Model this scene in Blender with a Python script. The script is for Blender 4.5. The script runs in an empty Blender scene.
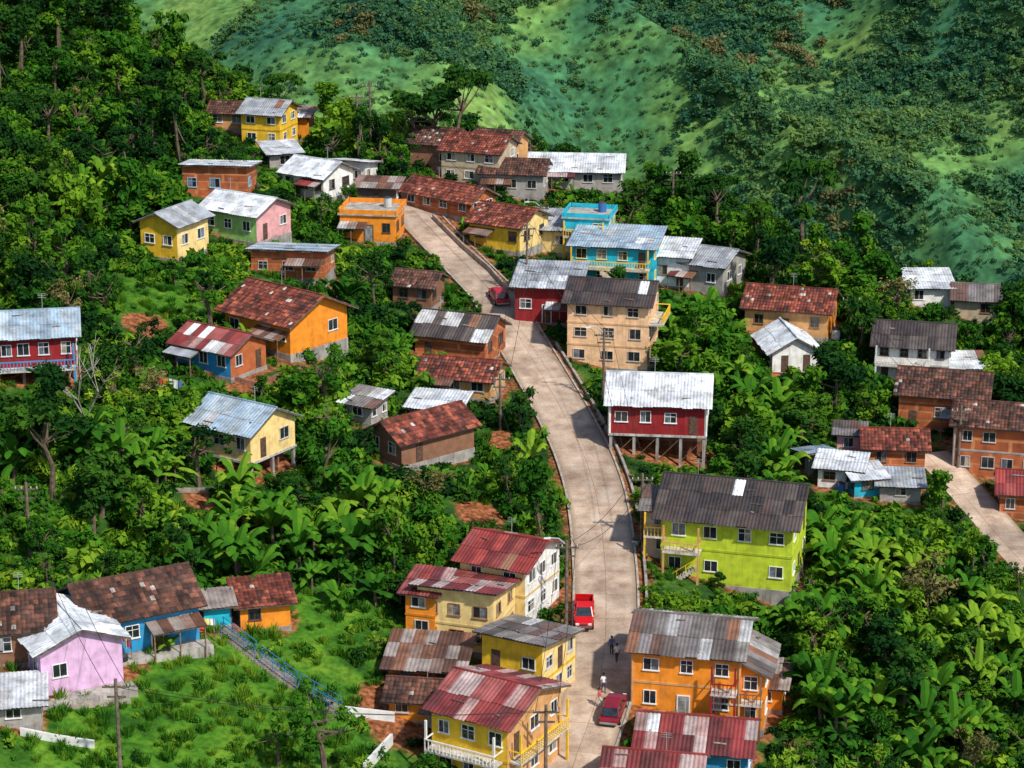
import bpy, math, random, traceback
import numpy as np
from mathutils import Vector, noise, Matrix
ERR=[]
COL=bpy.context.scene.collection
rnd=random.Random(11)
# ------------------------------------------------------------ terrain
R=[(100,0),(160,3.0),(171.7,4.7),(181.6,7.1),(191.1,8.1),(201.4,8.5),(210.8,8.45),(218.8,8.1),(227.3,7.0),(238.8,4.6),(251.4,1.6),(260.1,-.5),(265.9,-1.7),(274.3,-5),(280.5,-7.5),(287,-10),(294,-12.5),(305,-17),(320,-23)]
def road_x(Y):
    if Y<=R[0][0]: return R[0][1]
    if Y>=R[-1][0]: return R[-1][1]
    for (a,b),(c,e) in zip(R,R[1:]):
        if Y<=c: return b+(e-b)*(Y-a)/(c-a)
def sm(t):
    t=max(0,min(1,t)); return t*t*(3-2*t)
def near(X,Y):
    z=-108.9+.1333*min(Y,360)
    d=X-road_x(Y); a=max(0,-d-3.4); b=max(0,d-3.4)
    z+=.04*a+.17*max(0,a-5)
    z-=.22*min(b,12)+.10*max(0,b-12)+.25*max(0,b-62)
    z+=noise.noise(Vector((X*.05,Y*.05,3)))*1.6*sm((a+b-2)/14)
    z+=5*sm((-34-X)/28)*sm((Y-285)/35)
    Yc=314-.8*max(0,X-5)+.5*max(0,-X-20)
    e=max(0,Y-Yc); z-=.9*e*e/(e+18)
    return z
def far(X,Y):
    cap=939+(3.5 if X>-87 else 1.6)*(X+87); cap=min(cap,1250)
    Ye=min(Y,cap)
    n=noise.noise(Vector((X*.008,Y*.005,1)))*40+noise.noise(Vector((X*.02,Y*.014,5)))*15+noise.noise(Vector((X*.05,Y*.04,6)))*3.5
    n+=24*(1-abs(2*noise.noise(Vector((X*.011+Y*.006,Y*.002,9)))))
    h1=-270+.38*max(0,Ye-620)-.3*max(0,Y-cap)
    h2=-260+.25*max(0,min(Y,1900)-850)
    return max(h1,h2)+n*sm((Y-420)/200)
def height(X,Y): return max(near(X,Y),far(X,Y))
P=math.radians(17.5); F=2400
# placement by image pixel: camera ray through it -> where that ray meets the hillside
def ray(u,v):
    x=(u-512)/F; y=-(v-384)/F
    d=Vector((x, math.cos(P)+y*math.sin(P), -math.sin(P)+y*math.cos(P)))
    t=110
    while t<420:
        q=d*t
        if near(q.x,q.y)>=q.z: return q
        t+=.15
def S(u,v):
    q=ray(u,v)
    while q is None: v+=3; q=ray(u,v)
    return round(q.x,1),round(q.y,1)
# ------------------------------------------------------------ materials
def newmat(n):
    m=bpy.data.materials.new(n); m.use_nodes=True; nt=m.node_tree; return m,nt,nt.nodes['Principled BSDF']
def N(nt,t,**k):
    n=nt.nodes.new(t)
    for a,b in k.items(): setattr(n,a,b)
    return n
def L(nt,a,b): nt.links.new(a,b)
def ramp(nt,fac,stops):
    r=N(nt,'ShaderNodeValToRGB'); L(nt,fac,r.inputs[0]); e=r.color_ramp.elements
    while len(e)<len(stops): e.new(.5)
    for i,(p,c) in enumerate(stops):
        e[i].position=p; e[i].color=(c,c,c,1) if isinstance(c,(int,float)) else (*c,1)
    return r.outputs[0]
def mul(nt,a,b,bt='MULTIPLY',fac=1):
    m=N(nt,'ShaderNodeMix',data_type='RGBA',blend_type=bt)
    if isinstance(fac,(int,float)): m.inputs[0].default_value=fac
    else: L(nt,fac,m.inputs[0])
    for s,k in ((a,6),(b,7)):
        if isinstance(s,tuple): m.inputs[k].default_value=(*s,1)
        else: L(nt,s,m.inputs[k])
    return m.outputs[2]
def tex(nt,kind,scale,vec=None,det=3):
    t=N(nt,kind); t.inputs['Scale'].default_value=scale
    if 'Detail' in t.inputs: t.inputs['Detail'].default_value=det
    if vec is not None: L(nt,vec,t.inputs['Vector'])
    return t
def mapped(nt,vec,s):
    m=N(nt,'ShaderNodeMapping'); L(nt,vec,m.inputs[0]); m.inputs['Scale'].default_value=s; return m.outputs[0]
M={}
def colmat(n,rough=.8,metal=0,g0=.8,g1=1.05,scale=1.3,streak=True,dirt=(.16,.11,.07),dirtamt=.2,spec=.3,th=.5,foot=False):
    m,nt,b=newmat(n)
    a=N(nt,'ShaderNodeAttribute',attribute_name='Col').outputs['Color']
    pos=N(nt,'ShaderNodeNewGeometry').outputs['Position']
    t=tex(nt,'ShaderNodeTexNoise',scale,pos,4)
    c=mul(nt,a,ramp(nt,t.outputs[0],[(.3,g0),(.62,g1)]))
    if streak:
        t2=tex(nt,'ShaderNodeTexNoise',1,mapped(nt,pos,(3.5,3.5,.35)),3)
        c=mul(nt,c,dirt,'MIX',ramp(nt,t2.outputs[0],[(th,0),(th+.25,dirtamt)]))
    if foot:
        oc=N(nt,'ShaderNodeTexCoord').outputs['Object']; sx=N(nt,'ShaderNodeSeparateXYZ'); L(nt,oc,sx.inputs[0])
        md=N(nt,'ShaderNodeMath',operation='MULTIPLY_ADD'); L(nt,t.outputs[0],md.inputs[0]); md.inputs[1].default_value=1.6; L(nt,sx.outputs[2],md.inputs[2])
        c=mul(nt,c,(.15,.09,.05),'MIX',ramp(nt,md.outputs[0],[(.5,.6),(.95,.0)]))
    L(nt,c,b.inputs['Base Color']); b.inputs['Roughness'].default_value=rough; b.inputs['Metallic'].default_value=metal
    b.inputs['Specular IOR Level'].default_value=spec
    M[n]=m; return m
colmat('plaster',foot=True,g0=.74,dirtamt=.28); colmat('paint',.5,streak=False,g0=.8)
colmat('metal',.5,.1,g0=.55,g1=1.12,scale=.8,dirt=(.14,.055,.03),dirtamt=.65,spec=.5,th=.54)
colmat('tile',.9,0,g0=.35,g1=1.25,scale=.8,dirt=(.02,.02,.018),dirtamt=.7)
colmat('wood',.8,0,g0=.5,g1=1.2,scale=3,streak=False); colmat('concrete',.9,0,g0=.55,g1=1.1,scale=1.1,dirt=(.05,.05,.035),dirtamt=.6)
colmat('carpaint',.25,.1,streak=False,g0=.85,spec=.6); colmat('cloth',.9,streak=False,g0=.8,scale=8)
colmat('glass',.12,0,streak=False,g0=.4,g1=1.3,scale=2.5,spec=.8); colmat('rubber',.9,streak=False)
def brick():
    m,nt,b=newmat('brick'); uv=N(nt,'ShaderNodeUVMap').outputs[0]
    a=N(nt,'ShaderNodeAttribute',attribute_name='Col').outputs['Color']
    t=N(nt,'ShaderNodeTexBrick'); L(nt,uv,t.inputs[0]); t.inputs['Scale'].default_value=1
    t.inputs['Brick Width'].default_value=.42; t.inputs['Row Height'].default_value=.24; t.inputs['Mortar Size'].default_value=.022
    t.inputs['Color1'].default_value=(1,1,1,1); t.inputs['Color2'].default_value=(.6,.55,.5,1); t.inputs['Mortar'].default_value=(1.1,1.6,1.9,1)
    n=tex(nt,'ShaderNodeTexNoise',.9,N(nt,'ShaderNodeNewGeometry').outputs['Position'],4)
    c=mul(nt,mul(nt,a,t.outputs[0]),ramp(nt,n.outputs[0],[(.3,.6),(.65,1.15)]))
    L(nt,c,b.inputs['Base Color']); b.inputs['Roughness'].default_value=.9; M['brick']=m
brick()
def leafmat(n,stops,tr=.25):
    m,nt,b=newmat(n)
    a=N(nt,'ShaderNodeAttribute',attribute_name='Col').outputs['Fac']
    oi=N(nt,'ShaderNodeObjectInfo').outputs['Random']
    g=N(nt,'ShaderNodeNewGeometry').outputs['Position']
    t=tex(nt,'ShaderNodeTexNoise',.09 if n!='leaf_far_hazy' else .02,g,1)
    m1=N(nt,'ShaderNodeMath',operation='MULTIPLY_ADD'); L(nt,a,m1.inputs[0]); m1.inputs[1].default_value=.45
    m2=N(nt,'ShaderNodeMath',operation='MULTIPLY_ADD'); L(nt,oi,m2.inputs[0]); m2.inputs[1].default_value=.4
    m3=N(nt,'ShaderNodeMath',operation='MULTIPLY_ADD'); L(nt,t.outputs[0],m3.inputs[0]); m3.inputs[1].default_value=.8; m3.inputs[2].default_value=-.32
    L(nt,m3.outputs[0],m2.inputs[2]); L(nt,m2.outputs[0],m1.inputs[2])
    c=ramp(nt,m1.outputs[0],stops)
    d=N(nt,'ShaderNodeBsdfDiffuse'); L(nt,c,d.inputs[0])
    tl=N(nt,'ShaderNodeBsdfTranslucent'); L(nt,c,tl.inputs[0]); mx=N(nt,'ShaderNodeMixShader'); mx.inputs[0].default_value=tr
    L(nt,d.outputs[0],mx.inputs[1]); L(nt,tl.outputs[0],mx.inputs[2]); L(nt,mx.outputs[0],nt.nodes['Material Output'].inputs[0]); M[n]=m
leafmat('leaf_dark',[(.1,(.005,.022,.009)),(.5,(.017,.066,.012)),(.95,(.07,.17,.015))])
leafmat('leaf_mid',[(.1,(.010,.045,.008)),(.5,(.036,.135,.012)),(.95,(.17,.31,.02))])
leafmat('leaf_bright',[(.1,(.016,.075,.01)),(.5,(.06,.19,.015)),(.95,(.27,.40,.03))])
leafmat('leaf_far_hazy',[(.1,(.035,.13,.085)),(.45,(.075,.20,.085)),(.95,(.20,.32,.08))],.4)  # distance haze painted into the leaf colour: paler, bluer, darks lifted
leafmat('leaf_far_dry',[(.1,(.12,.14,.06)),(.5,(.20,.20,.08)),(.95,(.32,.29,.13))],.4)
leafmat('leaf_dry',[(.1,(.08,.07,.03)),(.5,(.16,.15,.05)),(.95,(.3,.26,.10))])
# ------------------------------------------------------------ mesh builder
class MB:
    def __init__(s): s.v=[];s.f=[];s.m=[];s.c=[]
    def face(s,pts,m='plaster',c=(1,1,1)):
        i=len(s.v); s.v+=[tuple(p) for p in pts]; s.f.append(tuple(range(i,i+len(pts)))); s.m.append(m); s.c.append(c)
    def hexa(s,p,m,c):
        i=len(s.v); s.v+=[tuple(q) for q in p]
        for f in ((0,3,2,1),(4,5,6,7),(0,1,5,4),(1,2,6,5),(2,3,7,6),(3,0,4,7)):
            s.f.append(tuple(i+k for k in f)); s.m.append(m); s.c.append(c)
    def box(s,x0,x1,y0,y1,z0,z1,m='plaster',c=(1,1,1)):
        s.hexa([(x0,y0,z0),(x1,y0,z0),(x1,y1,z0),(x0,y1,z0),(x0,y0,z1),(x1,y0,z1),(x1,y1,z1),(x0,y1,z1)],m,c)
    def beam(s,a,b,t,m,c,t2=None,n=4):
        a=Vector(a);b=Vector(b);t2=t if t2 is None else t2; d=(b-a).normalized()
        u=d.cross(Vector((0,0,1)) if abs(d.z)<.95 else Vector((1,0,0))).normalized(); w=d.cross(u)
        i=len(s.v)
        for q,r in((a,t),(b,t2)):
            for k in range(n):
                an=2*math.pi*(k+.5)/n; s.v.append(tuple(q+(u*math.cos(an)+w*math.sin(an))*r))
        for k in range(n):
            s.f.append((i+k,i+(k+1)%n,i+n+(k+1)%n,i+n+k)); s.m.append(m); s.c.append(c)
        s.f.append(tuple(i+n+k for k in range(n))); s.m.append(m); s.c.append(c)
        s.f.append(tuple(i+n-1-k for k in range(n))); s.m.append(m); s.c.append(c)
    def build(s,name,parent=None,loc=None,smooth=False,link=True):
        me=bpy.data.meshes.new(name); me.from_pydata(s.v,[],s.f)
        names=sorted(set(s.m)); [me.materials.append(M[n]) for n in names]
        me.polygons.foreach_set('material_index',[names.index(x) for x in s.m])
        uv=me.uv_layers.new(name='UVMap').data; ca=me.color_attributes.new('Col','FLOAT_COLOR','CORNER').data
        U=[];Cc=[]
        for f,c in zip(s.f,s.c):
            p=[Vector(s.v[k]) for k in f[:4]]
            n=(p[1]-p[0]).cross(p[2]-p[0])
            if n.length>0: n.normalize()
            cc=(c[0],c[1],c[2],1)
            if abs(n.z)>.8: h=None
            else: h=Vector((-n.y,n.x,0)).normalized()
            for k in f:
                q=s.v[k]
                if h is None: U+=[q[0],q[1]]
                else: U+=[q[0]*h.x+q[1]*h.y,q[2]]
                Cc+=cc
        uv.foreach_set('uv',U); ca.foreach_set('color',Cc)
        if smooth: me.polygons.foreach_set('use_smooth',[True]*len(s.f))
        me.update()
        o=bpy.data.objects.new(name,me)
        if link: COL.objects.link(o)
        if parent: o.parent=parent
        if loc: o.location=loc
        return o
def empty(name,loc,yaw=0,pitch=0):
    e=bpy.data.objects.new(name,None); COL.objects.link(e); e.location=loc; e.rotation_euler=(0,pitch,math.radians(yaw)); e.empty_display_size=.5; return e
# ------------------------------------------------------------ roofs
PAL={'grey':[(.36,.39,.43),(.44,.47,.51),(.30,.32,.35),(.40,.42,.43)],
'white':[(.70,.74,.78),(.76,.79,.82),(.64,.67,.71),(.72,.74,.75)],
'blueg':[(.32,.43,.53),(.38,.48,.57),(.44,.52,.58)],
'dark':[(.055,.045,.042),(.08,.065,.058),(.04,.034,.034),(.07,.05,.045)],
'greymix':[(.20,.18,.17),(.26,.24,.22),(.12,.10,.09),(.42,.42,.42),(.22,.20,.20),(.16,.09,.07)],
'red':[(.26,.035,.03),(.32,.05,.04),(.2,.03,.03),(.28,.06,.05)],
'redmix':[(.30,.05,.045),(.24,.035,.035),(.5,.38,.36),(.34,.09,.08),(.2,.03,.03),(.42,.26,.24),(.14,.03,.03)],
'clay':[(.21,.05,.03),(.14,.038,.028),(.29,.08,.045),(.09,.033,.026)],
'brown':[(.12,.055,.04),(.08,.042,.032),(.17,.07,.045),(.06,.033,.028)],
'rust':[(.22,.10,.06),(.30,.2,.16),(.14,.07,.05),(.36,.3,.27)],
'darkmix':[(.06,.05,.045),(.09,.075,.065),(.05,.04,.04),(.11,.09,.08)]}
def rplane(mb,P00,P10,P11,P01,kind,pal,rg,odd=0):
    P00,P10,P11,P01=map(Vector,(P00,P10,P11,P01)); pal=PAL[pal]
    Ln=(P10-P00).length; Sl=((P01-P00).length+(P11-P10).length)/2
    n=(P10-P00).cross(P01-P00 if (P01-P00).length>.01 else P11-P00).normalized()
    pt=lambda s,t:P00.lerp(P10,s).lerp(P01.lerp(P11,s),t)
    if kind=='metal':
        nc=max(1,round(Ln/1.0)); nr=max(1,round(Sl/2.3))
        for c in range(nc):
            for r in range(nr):
                col=rg.choice(pal); f=rg.uniform(.78,1.12); col=tuple(x*f for x in col)
                if rg.random()<odd: col=rg.choice([(.75,.78,.8),(.25,.12,.07),(.5,.5,.5)])
                lift=rg.uniform(.0,.035); t0=max(-.04,r/nr-.03+rg.uniform(-.02,.02)); t1=min(1,(r+1)/nr+.01)
                pr=None
                for j in range(7):
                    s=(c+j/6)/nc; a=.05*(j%2)
                    p=pt(s,t0)+n*(a+.05+lift); q=pt(s,t1)+n*(a+.02+lift*.4)
                    if pr: mb.face([pr[0],p,q,pr[1]],'metal',col)
                    pr=(p,q)
        for _ in range(int(Ln*Sl/18)):
            s,t=rg.uniform(.05,.9),rg.uniform(.1,.85); p=pt(s,t)+n*.14
            mb.beam(p,p+Vector((rg.uniform(.2,1.4),rg.uniform(-.3,.3),0)),.06,'wood',rg.choice([(.2,.15,.1),(.35,.33,.3),(.12,.1,.09)]))
    else:
        nc=max(1,round(Ln/.36)); nr=max(1,round(Sl/.5)); o=rg.random()*50
        for c in range(nc):
            for r in range(nr):
                z=noise.noise(Vector((c*.12,r*.22,o)))
                col=pal[int(abs(z)*7+rg.random()*1.6)%len(pal)]; f=rg.uniform(.65,1.4); col=tuple(x*f for x in col)
                if rg.random()<odd*.25: col=(.45,.4,.36)
                s0,s1=c/nc,(c+1)/nc; t0,t1=r/nr-.01,(r+1)/nr; j=rg.uniform(0,.025)
                a,b,d=(pt(s,t0)+n*h for s,h in((s0,.05+j),((s0+s1)/2,.12+j),(s1,.05+j)))
                a2,b2,d2=(pt(s,t1)+n*h for s,h in((s0,.01),((s0+s1)/2,.08),(s1,.01)))
                mb.face([a,b,b2,a2],'tile',col); mb.face([b,d,d2,b2],'tile',col)
    lo=[q-n*.12 for q in(P00,P10,P11,P01)]; hi=[q-n*.0 for q in(P00,P10,P11,P01)]
    mb.hexa(lo+hi,'wood',(.13,.10,.08))
# ------------------------------------------------------------ houses
HP=[];PROT=[]
C=dict(orange=(.82,.27,.02),yellow=(.84,.52,.03),cream=(.84,.62,.25),peach=(.84,.52,.29),lime=(.50,.62,.03),white=(.80,.78,.74),maroon=(.26,.014,.018),
 turq=(.015,.44,.58),blue=(.02,.28,.56),lilac=(.66,.42,.64),brick=(.46,.125,.04),grey=(.36,.34,.31),green=(.35,.62,.18),beige=(.5,.4,.27),dk=(.1,.08,.07),brown=(.25,.12,.07),pink=(.7,.35,.35),tan=(.62,.33,.13))
def fside(side,W,D):
    return {'f':lambda a,o,z:(a,-D-o,z),'b':lambda a,o,z:(-a,D+o,z),'r':lambda a,o,z:(W+o,a,z),'l':lambda a,o,z:(-W-o,-a,z)}[side]
def sbox(mb,f,a0,a1,o0,o1,z0,z1,m,c):
    mb.hexa([f(a0,o0,z0),f(a1,o0,z0),f(a1,o1,z0),f(a0,o1,z0),f(a0,o0,z1),f(a1,o0,z1),f(a1,o1,z1),f(a0,o1,z1)],m,c)
def window(fr,gl,f,a,z,w,h,fc,rg):
    t=.06
    sbox(fr,f,a-w/2-t,a-w/2,-.02,.07,z-t,z+h+t,'paint',fc); sbox(fr,f,a+w/2,a+w/2+t,-.02,.07,z-t,z+h+t,'paint',fc)
    sbox(fr,f,a-w/2,a+w/2,-.02,.066,z+h,z+h+t,'paint',fc); sbox(fr,f,a-w/2-t*2,a+w/2+t*2,-.02,.12,z-t-.04,z-.003,'paint',fc)
    if w>.8: sbox(fr,f,a-.02,a+.02,-.02,.05,z,z+h,'paint',fc)
    for s in(-1,1):
        k=rg.random(); c=(.02,.024,.028) if k<.8 else ((.14,.16,.18) if k<.9 else (.3,.26,.2))
        x0,x1=(a-w/2,a) if s<0 else (a,a+w/2)
        sbox(gl,f,x0,x1,-.02,.015,z,z+h,'glass',c)
    if rg.random()<.35: sbox(fr,f,a-w/2,a+w/2,-.02,.04,z+h*.62,z+h*.66,'paint',fc)
def house(nm,u,v,w,d,h,yaw,wall='white',roof='gx',rise=1.2,rm=('metal','grey'),ov=.6,nf=3,fl=1,ns=2,fc=None,door=None,st=0,bal=(),odd=.06,wm='plaster',trim=None,side=None,prot=.12,slab=False,found=(.34,.32,.29),stair=(),porch=None,tank=None):
    rg=random.Random(int(u*7+v*13)); x,y=S(u,v); z=near(x,y)+.15
    if fc is None: fc=rg.choice([(.75,.75,.72),(.55,.52,.46),(.3,.17,.09),(.12,.07,.05),(.6,.6,.6),(.78,.78,.75)])
    cy,sy=math.cos(math.radians(yaw)),math.sin(math.radians(yaw))
    cx_,cy_=x-sy*d/2,y+cy*d/2
    E=empty(nm,(cx_,cy_,z),yaw)
    HP.append((cx_,cy_,w/2,d/2,cy,sy)); PROT.append((cx_*y/cy_,y-1,z+prot*(h+st),(w*abs(cy)+d*abs(sy))/2*.95))
    W,D=w/2,d/2; z0=st; z1=st+h; c=C[wall]; sc=C[side] if side else c; o=ov
    wl=MB(); rf=MB(); fr=MB(); gl=MB(); fd=MB(); bl=MB(); dr=MB(); ex=MB()
    yz={'sf':(0,rise),'sb':(rise,0)}.get(roof,(0,0))
    zf,zb=z1+yz[0],z1+yz[1]
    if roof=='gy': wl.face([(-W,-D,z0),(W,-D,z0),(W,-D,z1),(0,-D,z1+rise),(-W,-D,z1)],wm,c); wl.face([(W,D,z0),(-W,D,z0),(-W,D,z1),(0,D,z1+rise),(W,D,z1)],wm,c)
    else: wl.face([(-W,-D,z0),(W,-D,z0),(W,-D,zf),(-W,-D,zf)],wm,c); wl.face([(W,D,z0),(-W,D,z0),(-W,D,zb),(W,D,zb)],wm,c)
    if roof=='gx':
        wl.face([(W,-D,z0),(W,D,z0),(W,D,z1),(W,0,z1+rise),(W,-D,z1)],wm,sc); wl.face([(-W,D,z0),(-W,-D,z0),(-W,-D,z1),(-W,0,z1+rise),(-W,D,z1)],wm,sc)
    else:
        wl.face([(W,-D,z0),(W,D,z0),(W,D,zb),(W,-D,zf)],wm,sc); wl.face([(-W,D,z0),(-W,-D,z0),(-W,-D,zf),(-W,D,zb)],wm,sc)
    K,pl=rm
    if roof=='gx':
        k=rise/D; e=z1-o*k
        rplane(rf,(-W-o,-D-o,e),(W+o,-D-o,e),(W+o,0,z1+rise),(-W-o,0,z1+rise),K,pl,rg,odd)
        rplane(rf,(W+o,D+o,e),(-W-o,D+o,e),(-W-o,0,z1+rise),(W+o,0,z1+rise),K,pl,rg,odd)
        rf.beam((-W-o,0,z1+rise+.07),(W+o,0,z1+rise+.07),.12,K,PAL[pl][0])
    elif roof=='gy':
        k=rise/W; e=z1-o*k
        rplane(rf,(W+o,-D-o,e),(W+o,D+o,e),(0,D+o,z1+rise),(0,-D-o,z1+rise),K,pl,rg,odd)
        rplane(rf,(-W-o,D+o,e),(-W-o,-D-o,e),(0,-D-o,z1+rise),(0,D+o,z1+rise),K,pl,rg,odd)
        rf.beam((0,-D-o,z1+rise+.07),(0,D+o,z1+rise+.07),.12,K,PAL[pl][0])
    elif roof in('sf','sb'):
        k=rise/d; A=(z1-o*k,z1+rise+o*k); A=A if roof=='sf' else A[::-1]
        rplane(rf,(-W-o,-D-o,A[0]),(W+o,-D-o,A[0]),(W+o,D+o,A[1]),(-W-o,D+o,A[1]),K,pl,rg,odd)
    elif roof=='flat':
        rf.box(-W-.25,W+.25,-D-.25,D+.25,z1,z1+.18,'concrete',(.42,.39,.35))
        for s in(-1,1):
            rf.box(s*(W+.15)-.08,s*(W+.15)+.08,-D-.22,D+.22,z1+.18,z1+.75,'plaster',c)
            rf.box(-W,W,s*(D+.15)-.07,s*(D+.15)+.07,z1+.18,z1+.72,'plaster',c)
    fh=h/fl; tc=C[trim] if trim else None; skip=.14 if (fl==1 and st==0) else .03
    for sd,n,half in(('f',nf,W),('r',ns,D),('l',ns,D),('b',nf,W)):
        f=fside(sd,W,D)
        for r in range(fl):
            zz=z0+r*fh
            for i in range(n):
                a=-half+2*half*(i+.5)/n; a+=rg.uniform(-.2,.2)
                ww=min(1.2,2*half/n*.5)*rg.uniform(.75,1.08); wh=min(1.1,fh*.42)*rg.uniform(.88,1.05)
                if sd=='f' and r==0 and door==i:
                    sbox(dr,f,a-.45,a+.45,-.02,.05,zz,zz+2.0,'wood',rg.choice([(.12,.06,.03),(.05,.12,.2),(.25,.25,.24),(.2,.05,.03)])); sbox(fr,f,a-.55,a-.45,-.02,.08,zz,zz+2.1,'paint',fc); sbox(fr,f,a+.45,a+.55,-.02,.08,zz,zz+2.1,'paint',fc); sbox(fr,f,a-.45,a+.45,-.02,.077,zz+2.0,zz+2.1,'paint',fc)
                elif rg.random()<skip: pass
                elif rg.random()<.07: sbox(dr,f,a-.4,a+.4,-.02,.05,zz+.12,zz+2.0,'wood',(.10,.06,.04))
                else: window(fr,gl,f,a,zz+fh*.38,ww,wh,fc,rg)
            if r and (tc or fl>1): sbox(fr,f,-half-.04,half+.04,-.02,.05,zz-.1,zz+.1,'plaster',tc or tuple(x*.75 for x in c))
        if tc:
            for s in(-1,1): sbox(fr,f,s*half-.14,s*half+.14,-.02,.045,z0,z1,'plaster',tc)
    for i in range(int(w/1.1)+1):
        a=-W+w*i/max(1,int(w/1.1))
        if roof in('gx','sf'): ex.beam((a,-D-o*.9,z1-o*(rise/(D if roof!='sf' else d))-.17),(a,-D,z1-.17),.05,'wood',(.14,.09,.06))
    fcol=found
    if st>0:
        fd.box(-W-.1,W+.1,-D-.1,D+.1,z0-.22,z0-.002,'concrete',(.5,.48,.44))
        nx=max(2,round(w/2.6))
        for i in range(nx+1):
            for j in range(3):
                px=-W+.15+(w-.3)*i/nx; py=-D+.15+(d-.3)*j/2
                fd.box(px-.14,px+.14,py-.14,py+.14,-4,z0-.22,'concrete',(.36,.33,.3))
        for i in range(nx):
            a=-W+.15+(w-.3)*i/nx; b=-W+.15+(w-.3)*(i+1)/nx; fd.beam((a,-D+.15,-.2),(b,-D+.15,z0-.3),.05,'wood',(.15,.09,.05))
        fd.box(-W+.3,W-.3,D*.3,D*.3+.2,-4,z0-.23,'brick',(.3,.12,.07))
    else: fd.box(-W-.05,W+.05,-D-.05,D+.05,-4,z0,'concrete',fcol)
    if slab: sbox(fd,fside('f',W,D),-W-.6,W+.6,0,1.6,-1.6,-.05,'concrete',(.4,.37,.33))
    for (sd,a0,a1,zz,dep,bc) in bal:
        f=fside(sd,W,D); bc=C[bc]
        sbox(bl,f,a0,a1,.0,dep,zz-.16,zz,'concrete',(.55,.52,.46))
        sbox(bl,f,a0,a1,dep-.08,dep,zz+.85,zz+.95,'paint',bc)
        for aa in(a0,a1-.08): sbox(bl,f,aa,aa+.08,0.02,dep-.082,zz+.85,zz+.947,'paint',bc)
        n=int((a1-a0)/.32)
        for i in range(n+1):
            aa=a0+.04+(a1-a0-.1)*i/n; sbox(bl,f,aa-.035,aa+.035,dep-.07,dep-.01,zz,zz+.85,'paint',bc)
        for aa in(a0+.1,a1-.1):
            if zz<4: sbox(bl,f,aa-.09,aa+.09,dep-.2,dep-.02,-3,zz-.16,'plaster',bc)
            if zz<4: sbox(bl,f,aa-.08,aa+.08,dep-.19,dep-.03,zz+.95,min(z1,zz+2.5)-.02,'plaster',bc)
    for (a0,dr_,zt,out,bc) in stair:
        f=fside('f',W,D); bc=C[bc]; n=int(zt/.2)+6; pv=None
        for i in range(n):
            a=a0+dr_*i*.27; zz=zt-i*.2
            sbox(bl,f,min(a,a+dr_*.29),max(a,a+dr_*.29),out,out+1.0,zz-.35,zz,'concrete',(.5,.46,.38))
            if i%3==0:
                sbox(bl,f,a-.03,a+.03,out+.92,out+.98,zz,zz+.9,'paint',bc)
                if pv: bl.beam(f(pv[0],out+.95,pv[1]+.9),f(a,out+.95,zz+.9),.04,'paint',bc)
                pv=(a,zz)
    if porch is None and fl==1 and st==0 and w>6 and rg.random()<.45: porch=(rg.choice([-1,1]),rg.choice(['rust','grey','redmix']))
    if porch:
        sd,pp=porch; a0,a1=(-W,0) if sd<0 else (0,W); zt=min(h,2.5)-.1
        rplane(ex,(a0,-D-1.9,zt-.45),(a1,-D-1.9,zt-.45),(a1,-D-.02,zt),(a0,-D-.02,zt),'metal',pp,rg,.1)
        for a in(a0+.15,(a0+a1)/2,a1-.15): ex.beam((a,-D-1.75,-3),(a,-D-1.75,zt-.5),.07,'wood',(.2,.13,.08))
    if rg.random()<.3 or tank:
        a=rg.choice([-1,1])*(W+.9); yy=rg.uniform(-D,D*.5)
        if roof=='flat': a,yy,zz=W*.5,D*.4,z1+.2
        elif tank: a,yy,zz=W*.7,D*.55,z1+rise*.6
        else: zz=-.2
        ex.beam((a,yy,zz),(a,yy,zz+1.1),.5,'paint',rg.choice([(.03,.03,.035),(.05,.15,.4),(.5,.5,.48)]),n=12); ex.beam((a,yy,zz+1.1),(a,yy,zz+1.25),.5,'paint',(.05,.05,.05),.25,12)
    if roof=='gx' and rg.random()<.5:
        a=rg.uniform(-W*.6,W*.6); ex.beam((a,.2,z1+rise-.2),(a,.2,z1+rise+1.6),.025,'paint',(.4,.4,.4))
        for q in(1.2,1.4,1.55): ex.beam((a-.4,.2,z1+rise+q),(a+.4,.2,z1+rise+q),.015,'paint',(.4,.4,.4))
    for mbx,n in((wl,'walls'),(rf,'roof'),(fr,'window_frames'),(gl,'window_panes'),(dr,'door'),(fd,'foundation'),(bl,'balcony'),(ex,'eaves_and_fittings')):
        if mbx.f: mbx.build(n,E)
    return E
T='tile';Me='metal'; WH=(.8,.8,.78)
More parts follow.
